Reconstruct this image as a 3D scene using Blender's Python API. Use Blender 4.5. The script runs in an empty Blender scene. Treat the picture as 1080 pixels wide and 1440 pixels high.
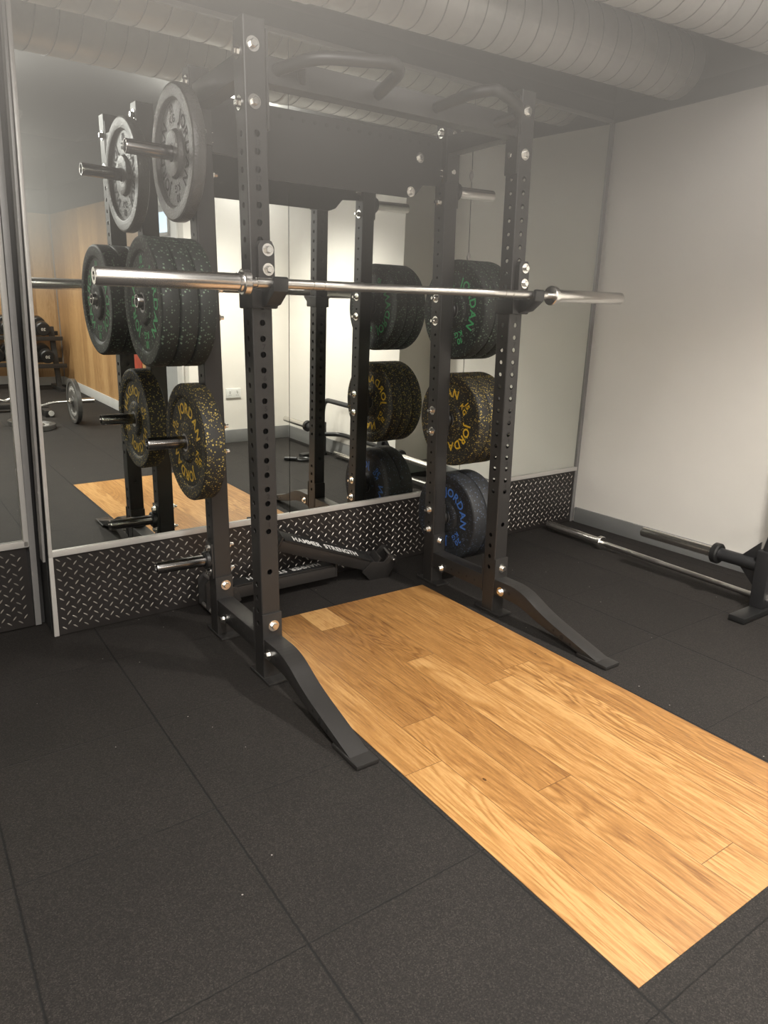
import bpy, bmesh, math, random
from mathutils import Vector, Matrix
random.seed(4)
S = bpy.context.scene
COL = S.collection
PI = math.pi

# ------------------------------------------------------------------ camera
F_PX, CAMP = 991.32, Vector((-1.5712, -2.9751, 1.2877))
YAW, PITCH, ROLL = 0.608, -0.2688, 0.0159
def cam_axes():
    f = Vector((math.sin(YAW)*math.cos(PITCH), math.cos(YAW)*math.cos(PITCH), math.sin(PITCH)))
    r0 = Vector((math.cos(YAW), -math.sin(YAW), 0)); u0 = r0.cross(f)
    c, s = math.cos(ROLL), math.sin(ROLL)
    return r0*c+u0*s, u0*c-r0*s, f
cr, cu, cf = cam_axes()
cam = bpy.data.cameras.new('camera'); cam.sensor_fit = 'VERTICAL'; cam.sensor_height = 36
cam.lens = F_PX/1440*36; cam.clip_start = .02
camo = bpy.data.objects.new('camera', cam); COL.objects.link(camo)
camo.matrix_world = Matrix(((cr.x, cu.x, -cf.x, CAMP.x), (cr.y, cu.y, -cf.y, CAMP.y), (cr.z, cu.z, -cf.z, CAMP.z), (0, 0, 0, 1)))
S.camera = camo

# ------------------------------------------------------------------ exposure, world, lights
S.view_settings.view_transform = 'Standard'; S.view_settings.look = 'None'
S.view_settings.gamma = 1; S.view_settings.use_curve_mapping = False
S.view_settings.exposure = 1.0
S.cycles.blur_glossy = 0.0
W = bpy.data.worlds.new('world'); S.world = W; W.use_nodes = True
W.node_tree.nodes['Background'].inputs[0].default_value = (.9, .93, 1, 1)
W.node_tree.nodes['Background'].inputs[1].default_value = 0.02
WARM = (1.0, .945, .87)
# ceiling fittings: (x, y, z, size x, size y, watts)
LAMPS = [(-1.25, -2.3, 2.42, .18, 1.3, 38, 2.3), (-1.9, -4.6, 2.42, 1.5, .16, 46, .4),
         (-.9, -6.3, 2.42, 1.5, .16, 46, .3), (-3.2, -6.3, 2.42, 1.5, .16, 36, .3)]  # back-room lamps, unseen, added to light the mirrored far end
# spot downlights: (x, y, z, watts, cone degrees, blend)
SPOTS = [(.84, -2.30, 2.40, 165, 136, .9, 400)]
# added haze volume standing in for lens glare, thickening towards the dark soffit
GLARE_HAZE, HZ0, HZ1 = 0.27, 1.25, 2.5
wt = W.node_tree; pos = wt.nodes.new('ShaderNodeNewGeometry'); sz = wt.nodes.new('ShaderNodeSeparateXYZ')
mr = wt.nodes.new('ShaderNodeMapRange'); mr.inputs[1].default_value = HZ0; mr.inputs[2].default_value = HZ1
mr.inputs[3].default_value = 0; mr.inputs[4].default_value = GLARE_HAZE
vs_ = wt.nodes.new('ShaderNodeVolumeScatter'); vs_.inputs['Color'].default_value = (1, .96, .91, 1); vs_.inputs['Anisotropy'].default_value = 0
wt.links.new(pos.outputs['Position'], sz.inputs[0]); wt.links.new(sz.outputs[2], mr.inputs[0]); wt.links.new(mr.outputs[0], vs_.inputs['Density'])
wt.links.new(vs_.outputs[0], wt.nodes['World Output'].inputs['Volume'])

# ------------------------------------------------------------------ helpers: materials
def mat(name, col=(.5, .5, .5), rough=.5, metal=0.0, spec=.5):
    m = bpy.data.materials.new(name); m.use_nodes = True
    b = m.node_tree.nodes['Principled BSDF']
    b.inputs['Base Color'].default_value = (*col, 1); b.inputs['Roughness'].default_value = rough
    b.inputs['Metallic'].default_value = metal; b.inputs['Specular IOR Level'].default_value = spec
    return m
class NT:
    def __init__(s, m): s.t = m.node_tree; s.b = s.t.nodes['Principled BSDF']
    def n(s, typ, **kw):
        x = s.t.nodes.new(typ)
        for k, v in kw.items(): setattr(x, k, v)
        return x
    def l(s, a, b): s.t.links.new(a, b)
    def val(s, x, inp):
        if isinstance(x, (int, float)): inp.default_value = x
        else: s.l(x, inp)
    def math(s, op, a, b=0.0, c=0.0):
        x = s.n('ShaderNodeMath', operation=op)
        s.val(a, x.inputs[0]); s.val(b, x.inputs[1]); s.val(c, x.inputs[2]); return x.outputs[0]
    def comb(s, x, y, z):
        c = s.n('ShaderNodeCombineXYZ'); s.val(x, c.inputs[0]); s.val(y, c.inputs[1]); s.val(z, c.inputs[2]); return c.outputs[0]
    def obj(s):
        c = s.n('ShaderNodeTexCoord'); return c.outputs['Object']
    def sep(s, v):
        c = s.n('ShaderNodeSeparateXYZ'); s.l(v, c.inputs[0]); return c.outputs
    def noise(s, v, scale, detail=3, rough=.5, dist=0):
        x = s.n('ShaderNodeTexNoise'); s.l(v, x.inputs['Vector']); x.inputs['Scale'].default_value = scale
        x.inputs['Detail'].default_value = detail; x.inputs['Roughness'].default_value = rough; x.inputs['Distortion'].default_value = dist
        return x.outputs['Fac']
    def ramp(s, f, stops):
        x = s.n('ShaderNodeValToRGB'); s.l(f, x.inputs[0]); e = x.color_ramp.elements
        while len(e) < len(stops): e.new(.5)
        for q, (p, c) in zip(e, stops): q.position = p; q.color = (*c, 1) if len(c) == 3 else c
        return x.outputs[0]
    def mix(s, f, a, b, mode='MIX'):
        x = s.n('ShaderNodeMix', data_type='RGBA', blend_type=mode)
        s.val(f, x.inputs[0])
        for v, i in ((a, x.inputs[6]), (b, x.inputs[7])):
            if isinstance(v, tuple): i.default_value = (*v, 1)
            else: s.l(v, i)
        return x.outputs[2]
    def bump(s, h, st, d=.01):
        x = s.n('ShaderNodeBump'); x.inputs['Strength'].default_value = st; x.inputs['Distance'].default_value = d
        s.l(h, x.inputs['Height']); s.l(x.outputs[0], s.b.inputs['Normal'])
M = {}
def paint(name, col, rough, bs=.15, sc=400, metal=0, spec=.5, var=.12):
    m = mat(name, col, rough, metal, spec); t = NT(m); o = t.obj()
    n = t.noise(o, sc, 2); t.bump(n, bs, .001)
    n2 = t.noise(o, 6, 3)
    t.l(t.mix(n2, tuple(c*(1-var) for c in col), tuple(min(1, c*(1+var)) for c in col)), t.b.inputs['Base Color'])
    M[name] = m; return m
paint('powder_black', (.023, .0215, .0205), .42)
paint('powder_black_dark', (.018, .017, .017), .5)
paint('black_plastic', (.014, .014, .014), .38)
paint('black_tube', (.02, .02, .021), .4)
paint('white_paint', (.74, .71, .655), .85, .05, 60, var=.03)
paint('white_gloss', (.74, .73, .70), .4, .02)
paint('skirting_grey', (.20, .20, .195), .55, .03)
paint('skirting_pale', (.50, .50, .49), .55, .03)
paint('ceiling_dark', (.022, .021, .021), .9, .2, 80)
paint('dark_gap', (.012, .012, .012), .7)
paint('aluminium', (.54, .52, .49), .42, .03, 200, metal=.25)
paint('aluminium_grey', (.27, .262, .255), .45, .03, 200, metal=.25)
paint('bolt_zinc', (.80, .78, .74), .22, .02, 200, metal=1)
paint('lug_metal', (.42, .39, .345), .32, .05, 300, metal=.6)
paint('tread_black', (.022, .019, .018), .42, .25, 200)
paint('chrome', (.80, .78, .75), .24, .01, 30, metal=1, var=.03)
paint('chrome_satin', (.66, .64, .61), .30, .05, 500, metal=1, var=.05)
paint('black_chrome', (.30, .29, .28), .16, .01, 30, metal=1, var=.05)
paint('letter_white', (.80, .79, .76), .5)
paint('letter_dark', (.006, .006, .006), .5)
paint('letter_green', (.06, .40, .14), .55)
paint('letter_yellow', (.72, .46, .03), .5)
paint('letter_blue', (.06, .17, .52), .5)
paint('letter_grey', (.006, .006, .006), .75)
paint('plate_grey', (.075, .072, .068), .34, 1.0, 150, var=.5)
M['plate_grey'].node_tree.nodes['Bump'].inputs['Distance'].default_value = .0025
paint('socket_white', (.7, .7, .67), .35)
paint('detector_white', (.62, .61, .58), .45)
paint('upholstery', (.02, .02, .022), .55)
paint('door_grey', (.36, .37, .37), .5)
paint('poster_red', (.4, .06, .03), .5, var=.6)
# mirror
m = mat('mirror', (.80, .825, .785), 0.0, 1.0); M['mirror'] = m
# glass with daylight behind
m = mat('window_daylight', (.4, .5, .6), .2); b = m.node_tree.nodes['Principled BSDF']
b.inputs['Emission Color'].default_value = (.62, .80, 1, 1); b.inputs['Emission Strength'].default_value = .9; M['window_daylight'] = m
m = mat('lamp_glow', (1, 1, 1), .5); b = m.node_tree.nodes['Principled BSDF']
b.inputs['Emission Color'].default_value = (*WARM, 1); b.inputs['Emission Strength'].default_value = 6; M['lamp_glow'] = m

def flecks(name, base, fleck, amount, sc=120, rough=.62):
    m = mat(name, base, rough); t = NT(m); o = t.obj()
    v = t.n('ShaderNodeTexVoronoi'); t.l(o, v.inputs['Vector']); v.inputs['Scale'].default_value = sc
    r = t.sep(v.outputs['Color'])
    on = t.math('GREATER_THAN', r[0], 1-amount)
    size = t.math('MULTIPLY_ADD', r[1], .30, .22)
    near = t.math('LESS_THAN', v.outputs['Distance'], size)
    f = t.math('MULTIPLY', on, near)
    big = t.noise(o, 14, 2)
    f = t.math('MULTIPLY', f, t.math('MULTIPLY_ADD', big, 1.6, -.1))
    base2 = t.mix(t.noise(o, 300, 2), tuple(c*.7 for c in base), tuple(c*1.5 for c in base))
    fl = t.mix(r[2], fleck, tuple(c*.55 for c in fleck))
    t.l(t.mix(f, base2, fl), t.b.inputs['Base Color'])
    t.bump(t.noise(o, 260, 3), .35, .002)
    M[name] = m
flecks('rubber_green', (.020, .022, .020), (.20, .29, .20), .38)
flecks('rubber_yellow', (.018, .017, .015), (.62, .46, .10), .55, 140)
flecks('rubber_blue', (.016, .017, .019), (.10, .13, .20), .30)

def floor_mat():
    m = mat('rubber_tile', (.03, .028, .026), .80, 0, .35); t = NT(m); o = t.obj()
    s = t.sep(o)
    def edge(v, off, p):   # distance to the nearest seam
        a = t.math('DIVIDE', t.math('SUBTRACT', v, off), p)
        fr = t.math('SUBTRACT', a, t.math('FLOOR', a))
        return t.math('MULTIPLY', t.math('MINIMUM', fr, t.math('SUBTRACT', 1.0, fr)), p), t.math('FLOOR', a)
    w = t.math('MULTIPLY_ADD', t.noise(o, 60, 2), .005, -.0025)
    ex, ix = edge(t.math('ADD', s[0], w), -1.005, .4925)
    ey, iy = edge(t.math('ADD', s[1], w), -.365, .513)
    d = t.math('MINIMUM', ex, t.math('ADD', t.math('MULTIPLY', ey, 1.25), t.math('MULTIPLY', t.noise(o, 7, 2), .0020)))
    seam = t.n('ShaderNodeMapRange'); t.l(d, seam.inputs[0]); seam.inputs[1].default_value = .0008; seam.inputs[2].default_value = .0042
    wn = t.n('ShaderNodeTexWhiteNoise'); t.l(t.comb(ix, iy, 0), wn.inputs['Vector'])
    gv = t.n('ShaderNodeTexVoronoi'); t.l(o, gv.inputs['Vector']); gv.inputs['Scale'].default_value = 400
    gr = t.sep(gv.outputs['Color'])
    g = t.math('ADD', t.math('MULTIPLY', gr[0], .7), t.math('MULTIPLY', t.noise(o, 700, 2), .3))
    col = t.ramp(g, [(.15, (.0078, .0064, .0056)), (.55, (.0150, .0126, .0109)), (.80, (.026, .0222, .0192)), (.92, (.052, .0455, .040))])
    tone = t.math('MULTIPLY_ADD', wn.outputs['Value'], .18, .91)
    big = t.math('MULTIPLY_ADD', t.noise(o, 3.5, 4), .5, .75)
    vv = t.n('ShaderNodeTexVoronoi'); t.l(o, vv.inputs['Vector']); vv.inputs['Scale'].default_value = 45
    vr = t.sep(vv.outputs['Color'])
    speck = t.math('MULTIPLY', t.math('GREATER_THAN', vr[0], .985), t.math('LESS_THAN', vv.outputs['Distance'], .10))
    col = t.mix(1.0, col, t.comb(t.math('MULTIPLY', tone, big), t.math('MULTIPLY', tone, big), t.math('MULTIPLY', tone, big)), 'MULTIPLY')
    col = t.mix(speck, col, (.30, .28, .26))
    col = t.mix(seam.outputs[0], (.004, .004, .004), col)
    t.l(col, t.b.inputs['Base Color'])
    h = t.math('ADD', t.math('MULTIPLY', g, .25), t.math('MULTIPLY', seam.outputs[0], 1.0))
    t.bump(h, .5, .003); M['rubber_tile'] = m
floor_mat()

def oak(name, axis, width, length, c_dark, c_mid, c_light, rough=.45, gap=.0012, off=0.0):
    # planks running along 'axis' (1 = y, 2 = z) with the rows counted along the other in-plane axis
    m = mat(name, c_mid, rough); t = NT(m); o = t.obj(); s = t.sep(o)
    ai = {1: (0, 1), 2: (1, 2), 3: (0, 2)}[axis]
    a, l = s[ai[0]], s[ai[1]]
    ar = t.math('DIVIDE', t.math('SUBTRACT', a, off), width); row = t.math('FLOOR', ar); fr = t.math('SUBTRACT', ar, row)
    w1 = t.n('ShaderNodeTexWhiteNoise', noise_dimensions='1D'); t.l(row, w1.inputs['W'])
    lr = t.math('ADD', t.math('DIVIDE', l, length), t.math('MULTIPLY', w1.outputs['Value'], 7.3)); pi_ = t.math('FLOOR', lr); fl = t.math('SUBTRACT', lr, pi_)
    wn = t.n('ShaderNodeTexWhiteNoise'); t.l(t.comb(row, pi_, 0), wn.inputs['Vector']); rc = t.sep(wn.outputs['Color'])
    # grain coordinates: each plank has its own offset
    ga = t.math('ADD', a, t.math('MULTIPLY', rc[0], 9.0))
    g = t.comb(ga, t.math('ADD', t.math('MULTIPLY', l, .05), t.math('MULTIPLY', rc[1], 9.0)), rc[2])
    g2 = t.comb(ga, t.math('ADD', t.math('MULTIPLY', l, .15), t.math('MULTIPLY', rc[1], 9.0)), rc[2])
    fib = t.noise(g, 150, 6, .66)
    pore = t.noise(g2, 330, 2, .5)
    warp = t.noise(g2, 5.0, 3, .45, .5)
    rings = t.math('SINE', t.math('MULTIPLY', t.math('ADD', warp, t.math('MULTIPLY', fib, .03)), 150))
    rings = t.math('POWER', t.math('MULTIPLY_ADD', rings, .5, .5), 1.8)
    amt = t.math('POWER', t.noise(g2, 3.2, 2), 1.6)
    v = t.math('MULTIPLY_ADD', fib, 1.15, -.16)
    v = t.math('ADD', v, t.math('MULTIPLY', t.math('MULTIPLY', rings, amt), .50))
    v = t.math('ADD', v, t.math('MULTIPLY_ADD', rc[2], .46, -.26))
    v = t.math('ADD', v, t.math('MULTIPLY_ADD', t.noise(g, 14, 3), .70, -.38))
    v = t.math('ADD', v, t.math('MULTIPLY_ADD', pore, .22, -.11))
    col = t.ramp(v, [(.10, c_light), (.42, c_mid), (.95, c_dark)])
    kn = t.n('ShaderNodeTexVoronoi'); t.l(t.comb(a, t.math('MULTIPLY', l, .55), 0), kn.inputs['Vector']); kn.inputs['Scale'].default_value = 7.0
    kr = t.sep(kn.outputs['Color'])
    knot = t.math('MULTIPLY', t.math('GREATER_THAN', kr[0], .62), t.math('LESS_THAN', kn.outputs['Distance'], .030))
    col = t.mix(t.math('MULTIPLY', knot, .8), col, (.05, .022, .008))
    e1 = t.math('MULTIPLY', t.math('MINIMUM', fr, t.math('SUBTRACT', 1.0, fr)), width)
    e2 = t.math('MULTIPLY', t.math('MINIMUM', fl, t.math('SUBTRACT', 1.0, fl)), length)
    gp = t.math('LESS_THAN', t.math('MINIMUM', e1, e2), gap)
    col = t.mix(t.math('MULTIPLY', gp, .7), col, (.10, .045, .015))
    t.l(col, t.b.inputs['Base Color']); t.bump(t.math('SUBTRACT', t.math('MULTIPLY', fib, .2), gp), .12, .002)
    M[name] = m
oak('oak_planks', 1, .138, 1.25, (.125, .048, .012), (.345, .172, .052), (.49, .282, .106), .42, off=-.4795)
oak('oak_panel_side', 2, .19, 9.0, (.26, .14, .055), (.42, .245, .105), (.52, .33, .15), .45, gap=0)
oak('oak_panel_back', 3, .23, 9.0, (.24, .13, .055), (.38, .23, .10), (.48, .31, .15), .45, gap=0)

def galv():
    m = mat('galvanised', (.56, .55, .52), .36, .35); t = NT(m); o = t.obj()
    v = t.n('ShaderNodeTexVoronoi'); t.l(o, v.inputs['Vector']); v.inputs['Scale'].default_value = 30
    r = t.sep(v.outputs['Color'])
    st = t.noise(o, 4, 4)
    k = t.math('MULTIPLY_ADD', r[0], .08, t.math('MULTIPLY', st, .3))
    t.l(t.ramp(k, [(0, (.52, .51, .49)), (.4, (.78, .765, .74))]), t.b.inputs['Base Color'])
    t.l(t.math('MULTIPLY_ADD', st, .2, .28), t.b.inputs['Roughness']); M['galvanised'] = m
galv()

# ------------------------------------------------------------------ helpers: meshes
class MB:
    def __init__(s): s.v = []; s.f = []; s.mi = []; s.sm = []
    def add(s, vs, fs, mi=0, smooth=False, mx=None):
        k = len(s.v)
        for p in vs: s.v.append(tuple(mx @ Vector(p)) if mx is not None else tuple(p))
        for f in fs: s.f.append([i+k for i in f]); s.mi.append(mi); s.sm.append(smooth)
        return s
    def box(s, x0, x1, y0, y1, z0, z1, b=0.0, mi=0, mx=None):
        if b <= 0:
            vs = [(x, y, z) for z in (z0, z1) for y in (y0, y1) for x in (x0, x1)]
            fs = [(0, 2, 3, 1), (4, 5, 7, 6), (0, 1, 5, 4), (2, 6, 7, 3), (0, 4, 6, 2), (1, 3, 7, 5)]
            return s.add(vs, fs, mi, False, mx)
        bm = bmesh.new(); bmesh.ops.create_cube(bm, size=1)
        for v in bm.verts:
            v.co = Vector(((x0+x1)/2+v.co.x*(x1-x0), (y0+y1)/2+v.co.y*(y1-y0), (z0+z1)/2+v.co.z*(z1-z0)))
        bmesh.ops.bevel(bm, geom=list(bm.edges), offset=b, segments=2, affect='EDGES', profile=.6)
        return s.frombm(bm, mi, False, mx)
    def frombm(s, bm, mi=0, smooth=False, mx=None):
        bm.verts.ensure_lookup_table(); bm.verts.index_update()
        s.add([v.co for v in bm.verts], [[v.index for v in f.verts] for f in bm.faces], mi, smooth, mx); bm.free(); return s
    def prism(s, poly, axis, a0, a1, b=0.0, mi=0, mx=None):
        # poly: 2D points; axis 0: (y,z) extruded in x; 1: (x,z) in y; 2: (x,y) in z
        def p3(p, a): return {0: (a, p[0], p[1]), 1: (p[0], a, p[1]), 2: (p[0], p[1], a)}[axis]
        bm = bmesh.new(); n = len(poly)
        A = [bm.verts.new(p3(p, a0)) for p in poly]; B = [bm.verts.new(p3(p, a1)) for p in poly]
        bm.faces.new(A); bm.faces.new(B[::-1])
        for i in range(n): bm.faces.new((A[i], B[i], B[(i+1) % n], A[(i+1) % n]))
        bmesh.ops.recalc_face_normals(bm, faces=list(bm.faces))
        if b > 0:
            bmesh.ops.bevel(bm, geom=list(bm.edges), offset=b, segments=2, affect='EDGES', profile=.6, clamp_overlap=True)
        return s.frombm(bm, mi, False, mx)
    def cyl(s, p0, p1, r0, r1=None, n=24, mi=0, cap=True, mx=None, ch=0.0):
        p0, p1 = Vector(p0), Vector(p1); r1 = r0 if r1 is None else r1
        d = (p1-p0).normalized(); L = (p1-p0).length
        if ch > 0: prof = [(0, 0), (0, r0-ch), (ch, r0), (L-ch, r1), (L, r1-ch), (L, 0)]
        elif cap: prof = [(0, 0), (0, r0), (L, r1), (L, 0)]
        else: prof = [(0, r0), (L, r1)]
        return s.lathe(prof, p0, d, n, mi, mx)
    def lathe(s, prof, o, d, n=32, mi=0, mx=None, closed=False):
        o, d = Vector(o), Vector(d).normalized()
        a = d.orthogonal().normalized(); b = d.cross(a)
        vs, fs, idx = [], [], []
        for (t, r) in prof:
            if r < 1e-7: idx.append([len(vs)]); vs.append(o+d*t)
            else:
                idx.append(list(range(len(vs), len(vs)+n)))
                for k in range(n):
                    an = 2*PI*k/n; vs.append(o+d*t+(a*math.cos(an)+b*math.sin(an))*r)
        pairs = list(zip(idx, idx[1:])) + ([(idx[-1], idx[0])] if closed else [])
        sm = []
        for A, B in pairs:
            for k in range(n):
                k2 = (k+1) % n
                if len(A) == 1 and len(B) == 1: continue
                if len(A) == 1: fs.append((A[0], B[k2], B[k]))
                elif len(B) == 1: fs.append((A[k], A[k2], B[0]))
                else: fs.append((A[k], A[k2], B[k2], B[k]))
        return s.add(vs, fs, mi, True, mx)
    def tube(s, pts, r, n=12, mi=0, cap=True, mx=None, closed=False, rs=None):
        pts = [Vector(p) for p in pts]; N = len(pts); vs = []; fs = []
        ref = None
        for i, p in enumerate(pts):
            if closed: t = (pts[(i+1) % N]-pts[i-1]).normalized()
            else: t = (pts[min(i+1, N-1)]-pts[max(i-1, 0)]).normalized()
            if ref is None: ref = t.orthogonal().normalized()
            else: ref = (ref-t*ref.dot(t)).normalized()
            bb = t.cross(ref); rr = rs[i] if rs else r
            for k in range(n):
                an = 2*PI*k/n; vs.append(p+(ref*math.cos(an)+bb*math.sin(an))*rr)
        for i in range(N if closed else N-1):
            for k in range(n):
                k2 = (k+1) % n; a, b = i*n, ((i+1) % N)*n
                fs.append((a+k, a+k2, b+k2, b+k))
        if cap and not closed: fs.append(tuple(range(n-1, -1, -1))); fs.append(tuple((N-1)*n+k for k in range(n)))
        return s.add(vs, fs, mi, True, mx)
    def build(s, name, mats, parent=None, sharp=35, mx=None):
        me = bpy.data.meshes.new(name); me.from_pydata(s.v, [], s.f)
        for m in (mats if isinstance(mats, (list, tuple)) else [mats]): me.materials.append(M[m])
        me.polygons.foreach_set('material_index', s.mi)
        bm = bmesh.new(); bm.from_mesh(me); bmesh.ops.recalc_face_normals(bm, faces=list(bm.faces)); bm.to_mesh(me); bm.free()
        me.polygons.foreach_set('use_smooth', [True]*len(me.polygons))
        me.set_sharp_from_angle(angle=math.radians(sharp))
        me.update()
        o = bpy.data.objects.new(name, me); COL.objects.link(o)
        if parent is not None: o.parent = parent
        if mx is not None: o.matrix_world = mx
        return o
def bend(pts, rad=.06, seg=5):
    # rounded polyline
    P = [Vector(p) for p in pts]; out = [P[0]]
    for a, b, c in zip(P, P[1:], P[2:]):
        d1 = (a-b); d2 = (c-b); r = min(rad, d1.length*.45, d2.length*.45)
        q0 = b+d1.normalized()*r; q1 = b+d2.normalized()*r
        for k in range(seg+1):
            t = k/seg; out.append(q0*(1-t)**2+b*2*t*(1-t)+q1*t*t)
    out.append(P[-1]); return out
def tag(o, label=None, cat=None, group=None, kind=None):
    for k, v in (('label', label), ('category', cat), ('group', group), ('kind', kind)):
        if v: o[k] = v
    return o
def empty(name, loc, label=None, cat=None, group=None, rot=(0, 0, 0)):
    o = bpy.data.objects.new(name, None); COL.objects.link(o); o.empty_display_size = .1
    o.location = loc; o.rotation_euler = rot
    return tag(o, label, cat, group)
def struct(o): return tag(o, kind='structure')
def dup(root, loc, label=None, group=None, rot=None):
    r = root.copy(); COL.objects.link(r); r.location = loc
    if rot is not None: r.rotation_euler = rot
    if label: r['label'] = label
    if group: r['group'] = group
    for ch in list(root.children):
        c = ch.copy(); COL.objects.link(c); c.parent = r
        for g in list(ch.children):
            d = g.copy(); COL.objects.link(d); d.parent = c
    return r

# glyph outlines as meshes
_GL = {}
def glyph(ch):
    if ch in _GL: return _GL[ch]
    cu_ = bpy.data.curves.new('glyph', 'FONT'); cu_.body = ch; cu_.size = 1; cu_.offset = .022; cu_.resolution_u = 3
    o = bpy.data.objects.new('glyph', cu_); COL.objects.link(o)
    bpy.context.view_layer.update()
    me = o.to_mesh(); vs = [tuple(v.co) for v in me.vertices]; fs = [tuple(p.vertices) for p in me.polygons]
    o.to_mesh_clear(); bpy.data.objects.remove(o); bpy.data.curves.remove(cu_)
    if vs: x0 = min(v[0] for v in vs); x1 = max(v[0] for v in vs)
    else: x0, x1 = 0, .25
    _GL[ch] = ([(v[0]-x0, v[1], 0) for v in vs], fs, x1-x0); return _GL[ch]
CAP = .70
def line_text(mb, txt, h, mx, gap=.10, sx=1.0, mi=0):
    # centred line of letters in the local XY plane of mx
    k = h/CAP; ws = [glyph(c)[2]*sx if c != ' ' else .32 for c in txt]; tot = sum(ws)+gap*(len(txt)-1); x = -tot/2
    for c, w in zip(txt, ws):
        if c != ' ':
            vs, fs, _ = glyph(c); mb.add([((x+v[0]*sx)*k, (v[1]-CAP/2)*k, 0) for v in vs], fs, mi, False, mx)
        x += w+gap
    return tot*k
def arc_text(mb, txt, h, r, ang, mx, gap=.12, sx=1.0):
    # letters on a circle, tops outward, running clockwise; ang = centre angle (deg, 0 = right)
    k = h/CAP; ws = [glyph(c)[2]*sx if c != ' ' else .3 for c in txt]; tot = (sum(ws)+gap*(len(txt)-1))*k
    a = math.radians(ang)+tot/2/r
    for c, w in zip(txt, ws):
        mid = a-w*k/2/r
        R = Matrix.Rotation(mid-PI/2, 4, 'Z')
        if c != ' ':
            vs, fs, _ = glyph(c)
            mb.add([((v[0]*sx-w/2)*k, (v[1]-CAP/2)*k+r, 0) for v in vs], fs, 0, False, mx @ R)
        a -= (w+gap)*k/r

def hexbolt(mb, p, d, r=.0125, h=.012, washer=True, tail=0.0):
    p, d = Vector(p), Vector(d).normalized()
    if washer: mb.cyl(p, p+d*.003, r*1.65, n=20)
    q = p+d*(.003 if washer else 0)
    mb.lathe([(0, 0), (0, r), (h*.8, r), (h, r*.82), (h, 0)], q, d, 6)
    if tail: mb.cyl(q, q+d*(h+tail), r*.55, n=10)

# ------------------------------------------------------------------ the room shell
XR, XJ, YJ, YB, XW, YF_, XL, YE = 2.061, 1.73, -1.50, -3.22, .73, -7.75, -4.2, -9.0
ZC, ZP = 2.86, 2.385      # dark soffit; top of the white paint
struct(MB().box(XL-.1, XR+.1, YE-.1, .30, -.06, 0).build('floor', 'rubber_tile'))
struct(MB().box(XL-.1, XR+.1, YE-.1, .30, ZC, ZC+.08).build('ceiling', 'ceiling_dark'))

# mirrored wall: leans and turns a little against the rack, so it has a frame of its own
MT, MP = -.0186, .0209
wn_ = Vector((math.sin(MT)*math.cos(MP), math.cos(MT)*math.cos(MP), math.sin(MP)))
wx_ = Vector((math.cos(MT), -math.sin(MT), 0)); wz_ = wx_.cross(wn_)
WM = Matrix(((wx_.x, wn_.x, wz_.x, 0), (wx_.y, wn_.y, wz_.y, 0), (wx_.z, wn_.z, wz_.z, 0), (0, 0, 0, 1)))
XE0, XE1 = -1.159, -1.090          # left edge of the right-hand bay at the floor and at 2.2 m
def xe(z): return XE0+(XE1-XE0)*z/2.2
LD = .155                          # the left bay stands further back
struct(MB().prism([(xe(0), -.0), (2.06, -.0), (2.06, 2.84), (xe(2.84), 2.84)], 1, .012, .24).build('wall_back', 'ceiling_dark', mx=WM))
struct(MB().prism([(XL, 0), (xe(0)-.005, 0), (xe(2.84)-.005, 2.84), (XL, 2.84)], 1, LD+.012, LD+.1).build('wall_back_recess', 'ceiling_dark', mx=WM))
HM = .368
TOPZ = 2.385
seam1 = lambda z: -.066+(.0075)*(z-.38)
seam2 = lambda z: 1.020-.021*(z-.44)
def glass(name, xa, xb, z0, z1, d, label, clips=()):
    root = empty(name, (0, 0, 0), label, 'mirror')
    root.matrix_world = WM @ Matrix.Translation((xa(z0), d, z0))
    T = Matrix.Translation((-xa(z0), -d, -z0))
    MB().prism([(xa(z0), z0), (xb(z0), z0), (xb(z1), z1), (xa(z1), z1)], 1, d, d+.006, mx=T).build('glass', 'mirror', root)
    for (x, z) in clips:
        mb = MB(); mb.prism([(x-.012, z), (x, z-.028), (x+.012, z), (x, z+.028)], 1, d-.006, d-.001, .001, mx=T); mb.build('clip', 'chrome_satin', root)
    return root
glass('mirror_panel', lambda z: xe(z)+.002, lambda z: seam1(z)-.0015, HM, TOPZ, -.004, 'mirror panel nearest the dark gap, reflecting the wood wall and the left plates')
glass('mirror_panel', lambda z: seam1(z)+.0015, lambda z: seam2(z)-.002, HM, TOPZ, -.004, 'middle mirror panel behind the rack, reflecting the rack uprights and white wall', [(seam2(2.0)-.004, 1.985), (seam2(1.55), 1.60)])
glass('mirror_panel', lambda z: seam2(z)+.002, lambda z: 2.034, HM, TOPZ, -.004, 'mirror panel in the room corner beside the white wall')
glass('mirror_panel', lambda z: XL+.05, lambda z: xe(z)-.048, HM+.015, TOPZ+.2, LD-.004, 'set-back mirror panel left of the dark gap at the photo edge')
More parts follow.
